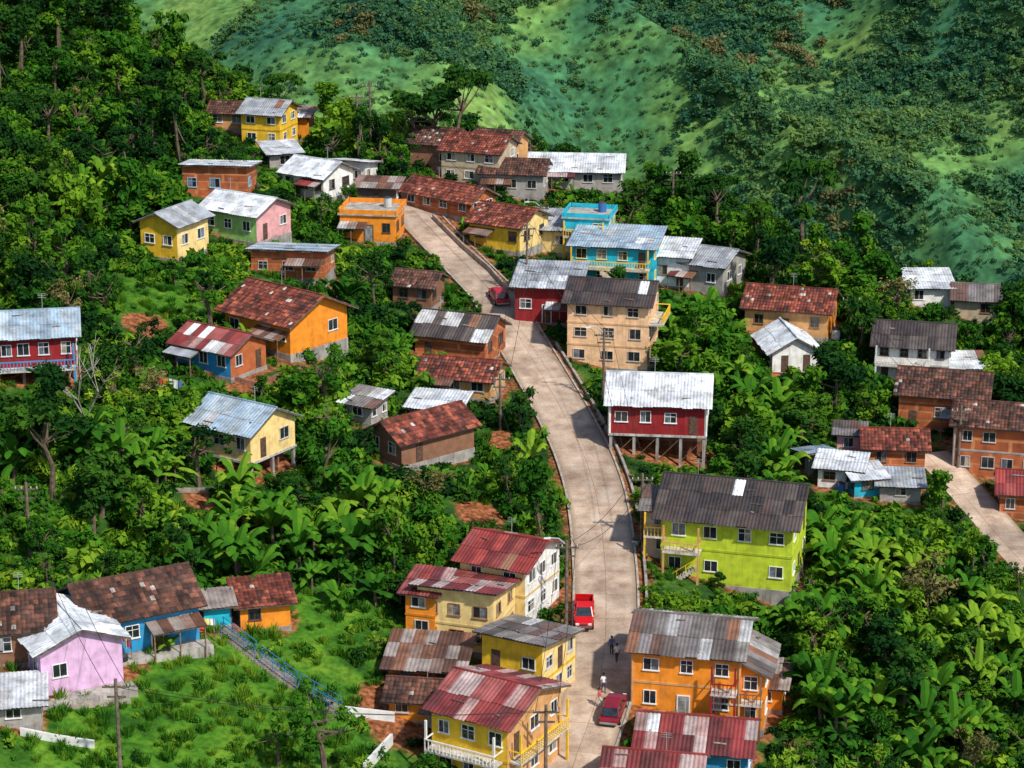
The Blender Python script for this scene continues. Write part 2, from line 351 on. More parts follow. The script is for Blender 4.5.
def houses():
    house('orange_house',684,720,8.8,8,6.0,-12,'orange','gx',1.5,(Me,'greymix'),nf=3,fl=2,ns=2,door=1,trim='tan',prot=.05,fc=WH,bal=[('f',2.2,4.3,3.0,1.3,'maroon')])
    house('orange_house',738,730,4.2,6,5.2,-12,'orange','gy',1.0,(Me,'greymix'),nf=2,fl=2,ns=2,bal=[('f',-2.0,2.0,2.7,1.2,'brown')],prot=.05)
    house('shed',766,712,2.6,4,2.2,-12,'orange','sf',.5,(Me,'rust'),nf=1,ns=1)
    house('blue_house',692,784,8.6,6,3,-10,'blue','gx',1.3,(Me,'redmix'),nf=4,door=1,fc=WH)
    house('small_house',650,818,7,5,3,-10,'cream','gx',1.3,(Me,'redmix'))
    house('lime_green_house',725,587,12.0,9,6.5,-15,'lime','gx',2.2,(Me,'dark'),nf=4,fl=2,ns=3,ov=.8,odd=.05,fc=(.78,.8,.66),bal=[('f',-5.6,-2.2,3.3,1.5,'tan')],prot=.02,stair=[(-2.6,-1,1.8,.4,'yellow')])
    house('shed',661,560,3.2,4,4.8,-10,'beige','sf',.5,(Me,'greymix'),nf=1,fl=2,ns=1,bal=[('f',-1.5,1.5,2.5,1.2,'yellow')])
    house('red_stilt_house',657,461,9.6,7,3.4,-6,'maroon','gx',1.9,(Me,'white'),nf=4,ns=2,st=2.6,trim='white',fc=(.85,.85,.85),odd=0,ov=.6,prot=0.02)
    house('peach_house',607,369,8.8,7.5,7.4,-12,'peach','gx',1.5,(Me,'dark'),nf=3,fl=3,ns=3,fc=(.6,.5,.42),bal=[('r',-3.4,2,5.0,1.6,'yellow')],prot=.02)
    house('red_house',546,324,7,7,4.2,-8,'maroon','sf',.9,(Me,'grey'),nf=3,ns=2,fl=1,door=1,porch=(1,'rust'))
    house('turquoise_house',612,290,9.8,7,5.2,-12,'turq','sf',.8,(Me,'blueg'),nf=4,fl=2,ns=2,fc=(.8,.7,.3),bal=[('f',-4.8,4.6,2.7,1.5,'yellow')],prot=.3,stair=[(-1.0,1,2.6,1.6,'yellow')])
    house('turquoise_house',586,262,5.5,5,5.2,-12,'turq','flat',0,nf=2,fl=2,ns=2,fc=(.8,.7,.3),bal=[('f',-2.6,2.4,3.2,1.4,'yellow')],prot=.5,stair=[(2.0,1,3.2,1.2,'yellow')],tank=True)
    house('grey_house',697,292,6.5,7,3.5,-28,'grey','gx',1.2,(Me,'grey'),nf=2)
    house('small_house',672,288,4,5,3.8,-15,'white','sf',.8,(Me,'white'),nf=2)
    house('brick_house',785,337,9.5,7,3.2,-16,'tan','gx',1.6,(T,'clay'),nf=3,side='orange',odd=.1)
    house('white_house',795,374,5.2,7,2.6,8,'white','gy',1.5,(Me,'white'),nf=2,odd=0)
    house('white_house',911,386,8.2,7,4.6,-12,'white','gx',1.6,(Me,'darkmix'),nf=4,fl=2,ns=3,fc=(.15,.1,.08),bal=[('f',-4,2,2.4,1.3,'white')],odd=0)
    house('brick_house',940,432,9,7,4,-14,'brick','gx',1.7,(T,'brown'),wm='brick',nf=3,ns=2)
    house('brick_house',997,480,9,8,5.6,-14,'brick','gx',1.3,(T,'brown'),wm='brick',nf=4,fl=2,ns=3,trim='grey',fc=(.5,.5,.5))
    house('brick_house',895,472,6,5,2.6,-5,'brick','gx',1.1,(T,'clay'),wm='brick',nf=2)
    house('shed',838,490,4.2,3,2.2,-15,'white','sf',.5,(Me,'white'),nf=2)
    house('shed',868,498,3,3,2.0,10,'turq','sf',.4,(Me,'white'),nf=1)
    house('shed',900,503,4,3,1.8,-5,'grey','sf',.5,(Me,'grey'),nf=1)
    house('shed',820,474,2.6,2.6,1.8,20,'grey','sb',.4,(Me,'blueg'),nf=1,ns=1)
    house('white_house',930,308,5,5,2.5,0,'white','sf',.8,(Me,'white'),nf=2)
    house('grey_house',975,322,5,5,2.8,-10,'beige','gx',1.1,(Me,'greymix'),nf=2)
    house('white_house',968,388,3.6,4,2.2,0,'white','sf',.5,(Me,'white'),nf=1)
    house('shed',848,456,2.5,2.5,2.3,-10,'pink','sf',.3,(Me,'greymix'),nf=1,ns=1)
    house('brick_house',1030,522,6,5,3,-10,'brick','gx',1.3,(Me,'red'),wm='brick')
    house('white_house',575,190,12,7,2.6,-5,'grey','gx',1.4,(Me,'white'),nf=4,odd=0)
    house('grey_house',512,198,8,6,3.2,-8,'grey','gx',1.2,(T,'brown'),nf=3)
    house('brown_house',470,186,8,7,4.6,-20,'beige','gx',1.5,(T,'clay'),nf=3,fl=2)
    house('brown_house',492,172,6,6,4,-20,'tan','gx',1.4,(T,'brown'),nf=3)
    house('brown_house',432,172,6,6,3.8,-16,'brown','gx',1.4,(T,'brown'),nf=2)
    house('low_brick_house',436,214,11,5,2.2,-38,'brick','gx',1.3,(T,'clay'),nf=4,wm='brick')
    house('yellow_house',495,250,7,7,3.2,-30,'yellow','gx',1.5,(T,'clay'),nf=3,side='cream')
    house('grey_house',548,254,5.5,6,3,-14,'cream','sf',.9,(Me,'grey'),nf=2)
    # left of road
    house('yellow_house',261,148,5.5,6,4.6,-18,'yellow','gx',1.2,(Me,'grey'),nf=2,fl=2)
    house('orange_house',293,112,4,4,3,-10,'orange','sf',.5,(Me,'rust'),nf=1)
    house('brown_house',228,130,5,4,2.4,-10,'tan','gx',1,(T,'brown'),nf=2)
    house('brick_house',215,198,8,6,3.2,-6,'brick','sb',.7,(Me,'white'),wm='brick',nf=3,fc=(.3,.5,.7))
    house('green_house',230,240,8,6.5,3.4,-32,'green','gx',1.3,(Me,'white'),nf=3,side='pink')
    house('cream_house',160,258,5,6,4,-28,'yellow','gy',1.1,(Me,'grey'),nf=2,side='cream')
    house('white_house',303,198,6.5,6,3,-34,'white','gx',1.3,(Me,'white'),nf=3,odd=0)
    house('white_house',350,186,4.5,4,2.4,-20,'white','sb',.7,(Me,'white'),nf=2)
    house('shed',285,172,4,4,2.4,20,'grey','sf',.6,(Me,'white'),nf=1)
    house('orange_house',368,243,6.8,6,3.2,-8,'orange','flat',0,nf=3,door=1,tank=True)
    house('shed',376,207,5,3,2.4,-10,'dk','sf',.5,(Me,'rust'),nf=1)
    house('brick_house',288,279,8.4,6,2.4,-8,'brick','sb',.8,(Me,'blueg'),nf=3,wm='brick')
    house('orange_house',258,348,9.6,8.5,3.6,-40,'orange','gx',2.0,(T,'clay'),nf=4,ov=.9,side='orange',prot=0,porch=(1,'rust'))
    house('blue_house',203,374,7.4,5.5,2.8,-34,'blue','gx',1.2,(Me,'redmix'),nf=3,side='brick',odd=.15,prot=.05)
    house('red_house',38,386,7.6,6.5,3.2,10,'maroon','gx',1.5,(Me,'blueg'),nf=4,st=1.8,fc=(.7,.7,.75),bal=[('f',-3.7,3.7,1.8,1.3,'blue')],odd=0,prot=0)
    house('cream_house',222,470,7.2,6.5,3.0,-34,'cream','gx',1.6,(Me,'blueg'),nf=3,st=1.2,side='cream',odd=.06,prot=.02)
    house('brick_house',450,363,8.0,6.5,3,-20,'brick','gx',1.6,(Me,'darkmix'),nf=3,wm='brick',odd=.35)
    house('shed',412,308,4.6,4.5,2.6,-18,'brown','gx',1,(T,'brown'),nf=2)
    house('orange_house',455,398,7.6,5.5,2.2,-16,'tan','gx',1.2,(T,'clay'),nf=3)
    house('brown_house',385,462,5.2,9,2.6,-50,'brown','gy',1.4,(T,'clay'),nf=2)
    house('shed',434,428,5,3.6,2.0,-14,'grey','sf',.5,(Me,'white'),nf=2)
    house('shed',358,424,3.2,3,2,-30,'grey','sf',.5,(Me,'greymix'),nf=1)
    house('cream_house',492,622,6.3,7,5.4,-26,'cream','gx',1.3,(Me,'red'),nf=2,fl=2,side='white',ns=3)
    house('cream_house',456,652,6.8,6,4.6,-18,'cream','sb',1.0,(Me,'redmix'),nf=3,fl=2,fc=(.35,.2,.1))
    house('orange_house',420,640,2.6,4,4.2,-16,'orange','sf',.5,(Me,'redmix'),nf=1,fl=2)
    house('yellow_house',470,792,6.8,8.5,6.4,-30,'yellow','gx',1.4,(Me,'redmix'),nf=3,fl=2,ns=3,side='tan',prot=.05,bal=[('f',-3.3,3,3.2,1.3,'white'),('r',-4,3.6,3.2,1.1,'yellow')])
    house('yellow_house',512,704,5.6,6,4.8,-28,'yellow','sb',1,(Me,'greymix'),nf=2,fl=2,side='cream',ns=3,stair=[(-.5,-1,2.6,.2,'white')])
    house('shed',424,694,6,4.5,2.2,-8,'brick','sf',.9,(Me,'rust'),nf=2,wm='brick')
    house('shed',418,724,4.6,4,2.0,-8,'orange','gx',.8,(T,'brown'),nf=2)
    house('shed',445,735,3,3,1.8,-20,'grey','sf',.5,(Me,'rust'),nf=1)
    house('turquoise_house',146,652,9.2,7,3.4,28,'blue','gx',1.9,(T,'brown'),nf=4,door=2,fc=WH,slab=True,side='turq',porch=(1,'rust'),prot=.02)
    house('lilac_house',84,692,6.6,7.5,4.0,28,'lilac','gy',1.3,(Me,'white'),nf=2,fl=1,odd=0,ns=3,slab=True,fc=WH,porch=False,prot=.02)
    house('brown_house',5,667,7.5,7,3.0,12,'brown','gx',1.6,(T,'brown'),nf=3)
    house('small_house',266,630,4.2,3.6,2.3,14,'orange','sf',.7,(T,'clay'),nf=2,side='turq')
    house('shed',218,628,2.2,2.2,1.9,14,'turq','sf',.3,(Me,'rust'),nf=1,ns=1)
    house('shed',12,728,4.4,4,1.8,10,'grey','sf',.5,(Me,'white'),nf=1)
try: houses()
except Exception: ERR.append(traceback.format_exc()[-350:])
# ------------------------------------------------------------ second road
R2=[S(930,455),S(948,474),S(985,513),S(1024,560),S(1060,600)]
def d2(x,y):
    best=99
    for a,b in zip(R2,R2[1:]):
        ax,ay=a;bx,by=b;vx,vy=bx-ax,by-ay;t=max(0,min(1,((x-ax)*vx+(y-ay)*vy)/(vx*vx+vy*vy)));best=min(best,math.hypot(x-ax-vx*t,y-ay-vy*t))
    return best
LAWN=[S(230,700)+(14,),S(320,625)+(7,),S(130,745)+(11,),S(150,300)+(8,),S(380,690)+(4,),S(520,480)+(3,),S(975,545)+(3.5,)]
DIRT=[S(250,385)+(3.4,),S(322,335)+(3.0,),S(480,515)+(3.0,),S(300,365)+(2.8,),S(145,325)+(3,),S(110,655)+(4,),S(400,715)+(5,),S(640,650)+(3,),S(860,480)+(4,),S(200,500)+(2,),S(500,440)+(2.2,)]
def dirtf(x,y): return max(sm(1.3-math.hypot(x-px,(y-py)*.8)/r) for px,py,r in DIRT)
# ------------------------------------------------------------ ground sheet
def ground():
    xs=[-1500,-1000,-700,-500,-400,-300]+[-250+6*i for i in range(26)]+[-95+1.25*i for i in range(151)]+[100+6*i for i in range(33)]+[300,400,600,1000,1500]
    xs=sorted(set(xs)); ys=[-300,-50,50,100,130]+[145+1.25*i for i in range(168)]+[362+7*i for i in range(140)]+[1400,1600,1900,2600]
    vs=[];cs=[]
    for y in ys:
        for x in xs:
            nz=near(x,y) if y<520 else -999; fz=far(x,y); z=max(nz,fz)
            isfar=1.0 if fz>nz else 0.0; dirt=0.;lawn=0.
            if not isfar and y<340 and abs(x)<100:
                for (hx,hy,W,D,c,s) in HP:
                    dx,dy=x-hx,y-hy
                    if abs(dx)+abs(dy)<18:
                        a=abs(dx*c+dy*s)-W;b=abs(-dx*s+dy*c)-D;q=math.hypot(max(a,0),max(b,0));dirt=max(dirt,1-q/2.2)
                dirt=max(dirt,dirtf(x,y)*1.3)
                for(px,py,r) in LAWN: lawn=max(lawn,sm(1.6-math.hypot(x-px,(y-py)*1.3)/r))
                dr=abs(x-road_x(y)); dirt=max(dirt,.8*sm((5.2-dr)/1.6))
                if d2(x,y)<3.5: dirt=max(dirt,.6)
                if dr<3.3: z-=.03
            vs.append((x,y,z)); cs+=[dirt,lawn,isfar,1]
    n=len(xs); fs=[(j*n+i,j*n+i+1,(j+1)*n+i+1,(j+1)*n+i) for j in range(len(ys)-1) for i in range(n-1)]
    me=bpy.data.meshes.new('ground'); me.from_pydata(vs,[],fs)
    a=me.color_attributes.new('Col','FLOAT_COLOR','POINT').data; a.foreach_set('color',cs)
    me.polygons.foreach_set('use_smooth',[True]*len(fs))
    o=bpy.data.objects.new('ground',me); COL.objects.link(o)
    m,nt,b=newmat('hillside'); me.materials.append(m)
    at=N(nt,'ShaderNodeAttribute',attribute_name='Col').outputs['Color']; sp=N(nt,'ShaderNodeSeparateColor'); L(nt,at,sp.inputs[0])
    pos=N(nt,'ShaderNodeNewGeometry').outputs['Position']
    n1=tex(nt,'ShaderNodeTexNoise',.35,pos,4); n2=tex(nt,'ShaderNodeTexNoise',2.2,pos,3); n3=tex(nt,'ShaderNodeTexNoise',.014,pos,5); n4=tex(nt,'ShaderNodeTexNoise',.16,pos,5)
    g=ramp(nt,n1.outputs[0],[(.3,(.012,.035,.008)),(.5,(.03,.085,.013)),(.7,(.07,.15,.02))])
    lw=ramp(nt,n1.outputs[0],[(.3,(.018,.07,.008)),(.5,(.055,.16,.012)),(.72,(.14,.25,.02))])
    c=mul(nt,g,lw,'MIX',sp.outputs[1])
    di=ramp(nt,n2.outputs[0],[(.3,(.13,.045,.02)),(.6,(.30,.11,.045)),(.8,(.38,.2,.11))])
    ad=N(nt,'ShaderNodeMath',operation='ADD'); L(nt,sp.outputs[0],ad.inputs[0])
    sc=N(nt,'ShaderNodeMath',operation='MULTIPLY_ADD'); L(nt,n1.outputs[0],sc.inputs[0]); sc.inputs[1].default_value=1.2; sc.inputs[2].default_value=-.85
    L(nt,sc.outputs[0],ad.inputs[1]); dm=ramp(nt,ad.outputs[0],[(.25,0),(.55,1)])
    c=mul(nt,c,di,'MIX',dm)
    c=mul(nt,c,ramp(nt,n2.outputs[0],[(.3,.6),(.6,1.15)]))
    f1=ramp(nt,n3.outputs[0],[(.33,(.035,.13,.075)),(.45,(.06,.18,.07)),(.55,(.12,.25,.065)),(.68,(.22,.34,.08))])  # far slope greens with air haze mixed into the colour, lighter and bluer
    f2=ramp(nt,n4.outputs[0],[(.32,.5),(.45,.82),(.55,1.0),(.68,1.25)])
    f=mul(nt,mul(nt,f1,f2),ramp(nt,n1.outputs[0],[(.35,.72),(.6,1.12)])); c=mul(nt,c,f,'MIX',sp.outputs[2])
    L(nt,c,b.inputs['Base Color']); b.inputs['Roughness'].default_value=.95; b.inputs['Specular IOR Level'].default_value=.1
try: ground()
except Exception: ERR.append(traceback.format_exc()[-350:])
# ------------------------------------------------------------ roads
def roadmat():
    m,nt,b=newmat('worn_concrete_road'); uv=N(nt,'ShaderNodeUVMap').outputs[0]; pos=N(nt,'ShaderNodeNewGeometry').outputs['Position']
    a=tex(nt,'ShaderNodeTexNoise',.6,pos,6); b2=tex(nt,'ShaderNodeTexNoise',.16,pos,3); c3=tex(nt,'ShaderNodeTexNoise',5,pos,3)
    c=ramp(nt,a.outputs[0],[(.25,(.31,.205,.145)),(.5,(.52,.385,.285)),(.75,(.66,.53,.42))])
    c=mul(nt,c,ramp(nt,b2.outputs[0],[(.35,.72),(.62,1.1)])); c=mul(nt,c,ramp(nt,c3.outputs[0],[(.3,.82),(.7,1.12)]))
    t=N(nt,'ShaderNodeTexBrick'); L(nt,uv,t.inputs[0]); t.offset=0; t.inputs['Scale'].default_value=1
    t.inputs['Brick Width'].default_value=2.8; t.inputs['Row Height'].default_value=4.2; t.inputs['Mortar Size'].default_value=.03
    t.inputs['Color1'].default_value=(1,1,1,1); t.inputs['Color2'].default_value=(.82,.82,.82,1); t.inputs['Mortar'].default_value=(.55,.5,.45,1)
    c=mul(nt,c,t.outputs[0])
    sx=N(nt,'ShaderNodeSeparateXYZ'); L(nt,uv,sx.inputs[0])
    w=N(nt,'ShaderNodeMath',operation='ABSOLUTE'); s=N(nt,'ShaderNodeMath',operation='SUBTRACT'); L(nt,sx.outputs[0],s.inputs[0]); s.inputs[1].default_value=2.8; L(nt,s.outputs[0],w.inputs[0])
    wn=N(nt,'ShaderNodeMath',operation='MULTIPLY_ADD'); L(nt,a.outputs[0],wn.inputs[0]); wn.inputs[1].default_value=.9; L(nt,w.outputs[0],wn.inputs[2])
    ed=N(nt,'ShaderNodeMapRange'); L(nt,wn.outputs[0],ed.inputs[0]); ed.inputs[1].default_value=2.7; ed.inputs[2].default_value=3.3; ed.inputs[4].default_value=.7
    c=mul(nt,c,(.16,.11,.06),'MIX',ed.outputs[0])
    L(nt,c,b.inputs['Base Color']); b.inputs['Roughness'].default_value=.9; M['road']=m
roadmat()
def rz(Y): return near(road_x(Y),Y)+.06
def strip(name,pts,hw,mat):
    vs=[];fs=[];uv=[];s=0
    for i,(x,y,z) in enumerate(pts):
        a=pts[max(0,i-1)];b=pts[min(len(pts)-1,i+1)];dx,dy=b[0]-a[0],b[1]-a[1];l=math.hypot(dx,dy);nx,ny=dy/l,-dx/l
        if i: s+=math.dist(pts[i],pts[i-1])
        for k in range(5):
            o=-hw+2*hw*k/4; vs.append((x+nx*o,y+ny*o,z+.04*(1-abs(k-2)/2))); uv.append((o+hw,s))
        if i:
            for k in range(4): fs.append((5*i-5+k,5*i-4+k,5*i+1+k,5*i+k))
    me=bpy.data.meshes.new(name); me.from_pydata(vs,[],fs); u=me.uv_layers.new(name='UVMap').data
    for p in me.polygons:
        for li in p.loop_indices: u[li].uv=uv[me.loops[li].vertex_index]
    me.materials.append(M[mat]); me.polygons.foreach_set('use_smooth',[True]*len(fs)); o=bpy.data.objects.new(name,me); COL.objects.link(o); return vs
def smooth_poly(pts,n=3):
    for _ in range(n):
        q=[pts[0]]
        for a,b in zip(pts,pts[1:]): q+= [tuple(a[i]*.75+b[i]*.25 for i in range(2)),tuple(a[i]*.25+b[i]*.75 for i in range(2))]
        q.append(pts[-1]); pts=q
    return pts
def roads():
    pts=[];Y=145
    while Y<303: pts.append((road_x(Y),Y,rz(Y))); Y+=1.5
    for _ in range(4): pts=[pts[0]]+[((a[0]+b[0]*2+c[0])/4,b[1],b[2]) for a,b,c in zip(pts,pts[1:],pts[2:])]+[pts[-1]]
    strip('road',pts,2.8,'road')
    for sd in(-1,1):
        mb=MB();pr=None
        for i,(x,y,z) in enumerate(pts[:-1]):
            b=pts[i+1];dx,dy=b[0]-x,b[1]-y;l=math.hypot(dx,dy);nx,ny=dy/l*sd,-dx/l*sd
            q=[(x+nx*o,y+ny*o,z+h) for o,h in((2.78,-.3),(2.78,.14),(2.98,.14),(2.98,-.4))]
            if pr:
                for k in range(3): mb.face([pr[k],q[k],q[k+1],pr[k+1]],'concrete',(.42,.36,.3))
            pr=q
        mb.build('kerb')
        if sd==1:
            mb=MB()
            for i,(x,y,z) in enumerate(pts[:-1]):
                if 192<y<252 and not(208<y<214):
                    b=pts[i+1]; mb.hexa([(x+3.5,y,z-2.6),(x+3.75,y,z-2.6),(b[0]+3.75,b[1],b[2]-2.6),(b[0]+3.5,b[1],b[2]-2.6),(x+3.5,y,z+.25),(x+3.75,y,z+.25),(b[0]+3.75,b[1],b[2]+.25),(b[0]+3.5,b[1],b[2]+.25)],'concrete',(.34,.30,.26))
            mb.build('retaining_wall')
    p2=smooth_poly(R2); p2=[(x,y,near(x,y)+.22) for x,y in p2]; strip('side_road',p2,2.1,'road')
try: roads()
except Exception: ERR.append(traceback.format_exc()[-350:])
# ------------------------------------------------------------ vegetation meshes
def leaves(cent,rad,n,size,rg,shell=.55,flat=1.0,narrow=.5):
    cent=np.array(cent,float); rad=np.array(rad,float)
    w=rad**2; idx=rg.choice(len(cent),n,p=w/w.sum())
    d=rg.normal(size=(n,3)); d/=np.linalg.norm(d,axis=1)[:,None]
    rr=rad[idx]*(shell+(1-shell)*rg.random(n))*(.75+.5*rg.random(n)**2)
    p=cent[idx]+d*rr[:,None]*np.array([1,1,flat])
    nn=d*.7+rg.normal(size=(n,3))*.55+np.array([0,0,.45]); nn/=np.linalg.norm(nn,axis=1)[:,None]
    t=np.cross(nn,rg.normal(size=(n,3))); t/=np.linalg.norm(t,axis=1)[:,None]; b=np.cross(nn,t)
    s=size*(.5+1.0*rg.random(n))[:,None]
    q=np.stack([p-t*s,p+b*s*narrow,p+t*s,p-b*s*narrow],1)
    lobe=rg.random(len(cent))[idx]
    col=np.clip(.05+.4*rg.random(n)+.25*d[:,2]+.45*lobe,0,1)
    return q,col
def leafmesh(name,q,col,mat,extra=None):
    n=len(q); V=q.reshape(-1,3).tolist(); Fc=[(4*i,4*i+1,4*i+2,4*i+3) for i in range(n)]; mi=[0]*n
    Cc=np.repeat(col,4)
    mats=[M[mat]]
    if extra:
        o=len(V); V+=extra.v; Fc+=[tuple(k+o for k in f) for f in extra.f]; mi+=[1]*len(extra.f); mats.append(M['wood'])
    me=bpy.data.meshes.new(name); me.from_pydata(V,[],Fc); [me.materials.append(m) for m in mats]; me.polygons.foreach_set('material_index',mi)
    a=me.color_attributes.new('Col','FLOAT_COLOR','CORNER').data
    nl=len(me.loops); arr=np.ones((nl,4)); arr[:4*n,:3]=Cc[:,None]; arr[4*n:,:3]=(.12,.09,.06); a.foreach_set('color',arr.ravel())
    return me
def tree_mesh(name,seed,H,mat,n=1300,kind='round',size=.3,bk=(.12,.09,.06)):
    rg=np.random.default_rng(seed); tr=MB(); cs=[];rs=[]
    top=Vector((rg.normal()*.3,rg.normal()*.3,H*.62)); mid=Vector((rg.normal()*.2,rg.normal()*.2,H*.3))
    r0=H*.025+.05
    tr.beam((0,0,-1.5),mid,r0*1.2,'wood',bk,r0*.8,6); tr.beam(mid,top,r0*.8,'wood',bk,r0*.4,6)
    k={'round':10,'flat':8,'tall':8,'airy':13}[kind]
    for i in range(k):
        an=2*math.pi*i/k*(1 if kind!='airy' else 2.4)+rg.random()
        if kind=='round': rr=H*(.08+.27*rg.random()); zz=H*(.35+.52*rg.random()); r=H*(.09+.11*rg.random())
        elif kind=='flat': rr=H*(.15+.3*rg.random()); zz=H*(.62+.3*rg.random()); r=H*(.10+.06*rg.random())
        elif kind=='tall': rr=H*(.03+.11*rg.random()); zz=H*(.3+.62*i/k); r=H*(.07+.06*rg.random())
        else: rr=H*(.1+.3*rg.random()); zz=H*(.4+.5*rg.random()); r=H*(.06+.05*rg.random())
        c=Vector((math.cos(an)*rr,math.sin(an)*rr,zz)); cs.append(tuple(c)); rs.append(r)
        base=mid.lerp(top,.2+.7*rg.random()) if kind!='flat' else mid.lerp(top,.6+.4*rg.random())
        m2=base.lerp(c,.55)+Vector((0,0,-H*.03)); tr.beam(base,m2,r0*.4,'wood',bk,r0*.25,5); tr.beam(m2,c,r0*.25,'wood',bk,r0*.08,5)
    if kind in('round','tall'): cs.append((top.x,top.y,H*.82)); rs.append(H*.14)
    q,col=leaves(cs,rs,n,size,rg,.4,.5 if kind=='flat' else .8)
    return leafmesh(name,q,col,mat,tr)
TM={'round':[tree_mesh('t1',1,7,'leaf_dark'),tree_mesh('t2',2,7,'leaf_dark',1500),tree_mesh('t3',3,7,'leaf_mid'),tree_mesh('t3b',13,7,'leaf_dark',1200,size=.26),tree_mesh('t4',4,7,'leaf_mid',1100,size=.36),tree_mesh('t5',5,7,'leaf_bright',1000),tree_mesh('t5b',15,6,'leaf_mid',900,size=.42)],
'flat':[tree_mesh('t6',6,9,'leaf_dark',1200,'flat',.32)],'tall':[tree_mesh('t7',7,10,'leaf_dark',1200,'tall'),tree_mesh('t8',8,9,'leaf_mid',1000,'tall')],'dry':[tree_mesh('t9',9,7,'leaf_dry',600,size=.22)],
'airy':[tree_mesh('t10',10,8,'leaf_mid',700,'airy',.24,(.3,.27,.22)),tree_mesh('t11',11,8,'leaf_bright',650,'airy',.26,(.3,.27,.22)),tree_mesh('t12',12,8,'leaf_dark',800,'airy',.24)]}
def bare():
    rg=random.Random(4); mb=MB()
    def br(a,d,l,r,dep):
        b=a+d*l; mb.beam(a,b,r,'wood',(.42,.38,.32),r*.65,5)
        if dep:
            for _ in range(3):
                nd=(d+Vector((rg.uniform(-.8,.8),rg.uniform(-.8,.8),rg.uniform(-.1,.5)))).normalized(); br(b,nd,l*rg.uniform(.55,.8),r*.6,dep-1)
    br(Vector((0,0,-1)),Vector((.05,0,1)),3.8,.13,4); return mb
def banana_mesh(name,seed):
    rg=np.random.default_rng(seed); q=[];col=[];tr=MB(); h=1.5+rg.random()*1.0
    tr.beam((0,0,-.8),(0,0,h),.17,'wood',(.16,.2,.06),.1,6)
    nL=10
    for i in range(nL):
        an=2*math.pi*i/nL+rg.random()*.7; Ln=2.3+rg.random()*1.4; up=.7+rg.random()*1.2; cb=rg.random()
        if rg.random()<.12: up=.1
        ca,sa=math.cos(an),math.sin(an); pr=None; K=9; tw=rg.normal()*.3
        for k in range(K+1):
            t=k/K; rr=Ln*t*(.66-.16*t*up*.5); z=h+up*Ln*.72*t-(.45+.42*up)*Ln*.62*t*t*t
            wd=.38*math.sin(math.pi*(.06+t*.88))**.5*(.7+.45*rg.random()) if 0<k<K else .03
            c=np.array([ca*rr-sa*tw*t,sa*rr+ca*tw*t,z]); s=np.array([-sa,ca,0])*wd; dn=np.array([0,0,-.45*wd])
            cur=(c-s+dn,c,c+s+dn)
            if pr is not None:
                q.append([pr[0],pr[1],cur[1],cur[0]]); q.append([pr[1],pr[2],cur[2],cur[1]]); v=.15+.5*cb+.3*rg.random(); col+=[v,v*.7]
            pr=cur
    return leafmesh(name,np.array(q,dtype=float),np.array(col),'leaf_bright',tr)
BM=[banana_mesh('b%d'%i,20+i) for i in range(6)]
def okp(x,y,zt,r,foot=.6):
    if y<303 and abs(x-road_x(y))<3.3+r*.8: return False
    if d2(x,y)<2.3+r*.8: return False
    for(hx,hy,W,D,c,s) in HP:
        dx,dy=x-hx,y-hy
        if abs(dx)+abs(dy)<22:
            a=abs(dx*c+dy*s)-W;b=abs(-dx*s+dy*c)-D
            if max(a,b)<foot+r*.5: return False
    for(px,py,pz,hw) in PROT:
        if py>y and py-y<45 and abs(x*py/y-px)<hw+r*.75 and zt/y>pz/py: return False
    return True
Y=160
while Y<294: PROT.append((road_x(Y),Y,rz(Y)+.3,2.3)); Y+=3
for a,b in zip(R2[1:],R2[2:]):
    for t in(0,.33,.66): x=a[0]+(b[0]-a[0])*t;y=a[1]+(b[1]-a[1])*t; PROT.append((x,y,near(x,y)+.4,1.6))
for(px,py,r) in DIRT[:5]+DIRT[9:]: PROT.append((px,py,near(px,py)+.3,r*.9))
def put(me,nm,x,y,s,zo=0):
    o=bpy.data.objects.new(nm,me); COL.objects.link(o); o.location=(x,y,near(x,y)+zo); o.rotation_euler=(rnd.uniform(-.1,.1),rnd.uniform(-.1,.1),rnd.uniform(0,6.28)); o.scale=(s*rnd.uniform(.85,1.2),s*rnd.uniform(.85,1.2),s*rnd.uniform(.8,1.2))
def lawnf(x,y): return max([sm(1.5-math.hypot(x-a,(y-b)*1.3)/r) for a,b,r in LAWN])
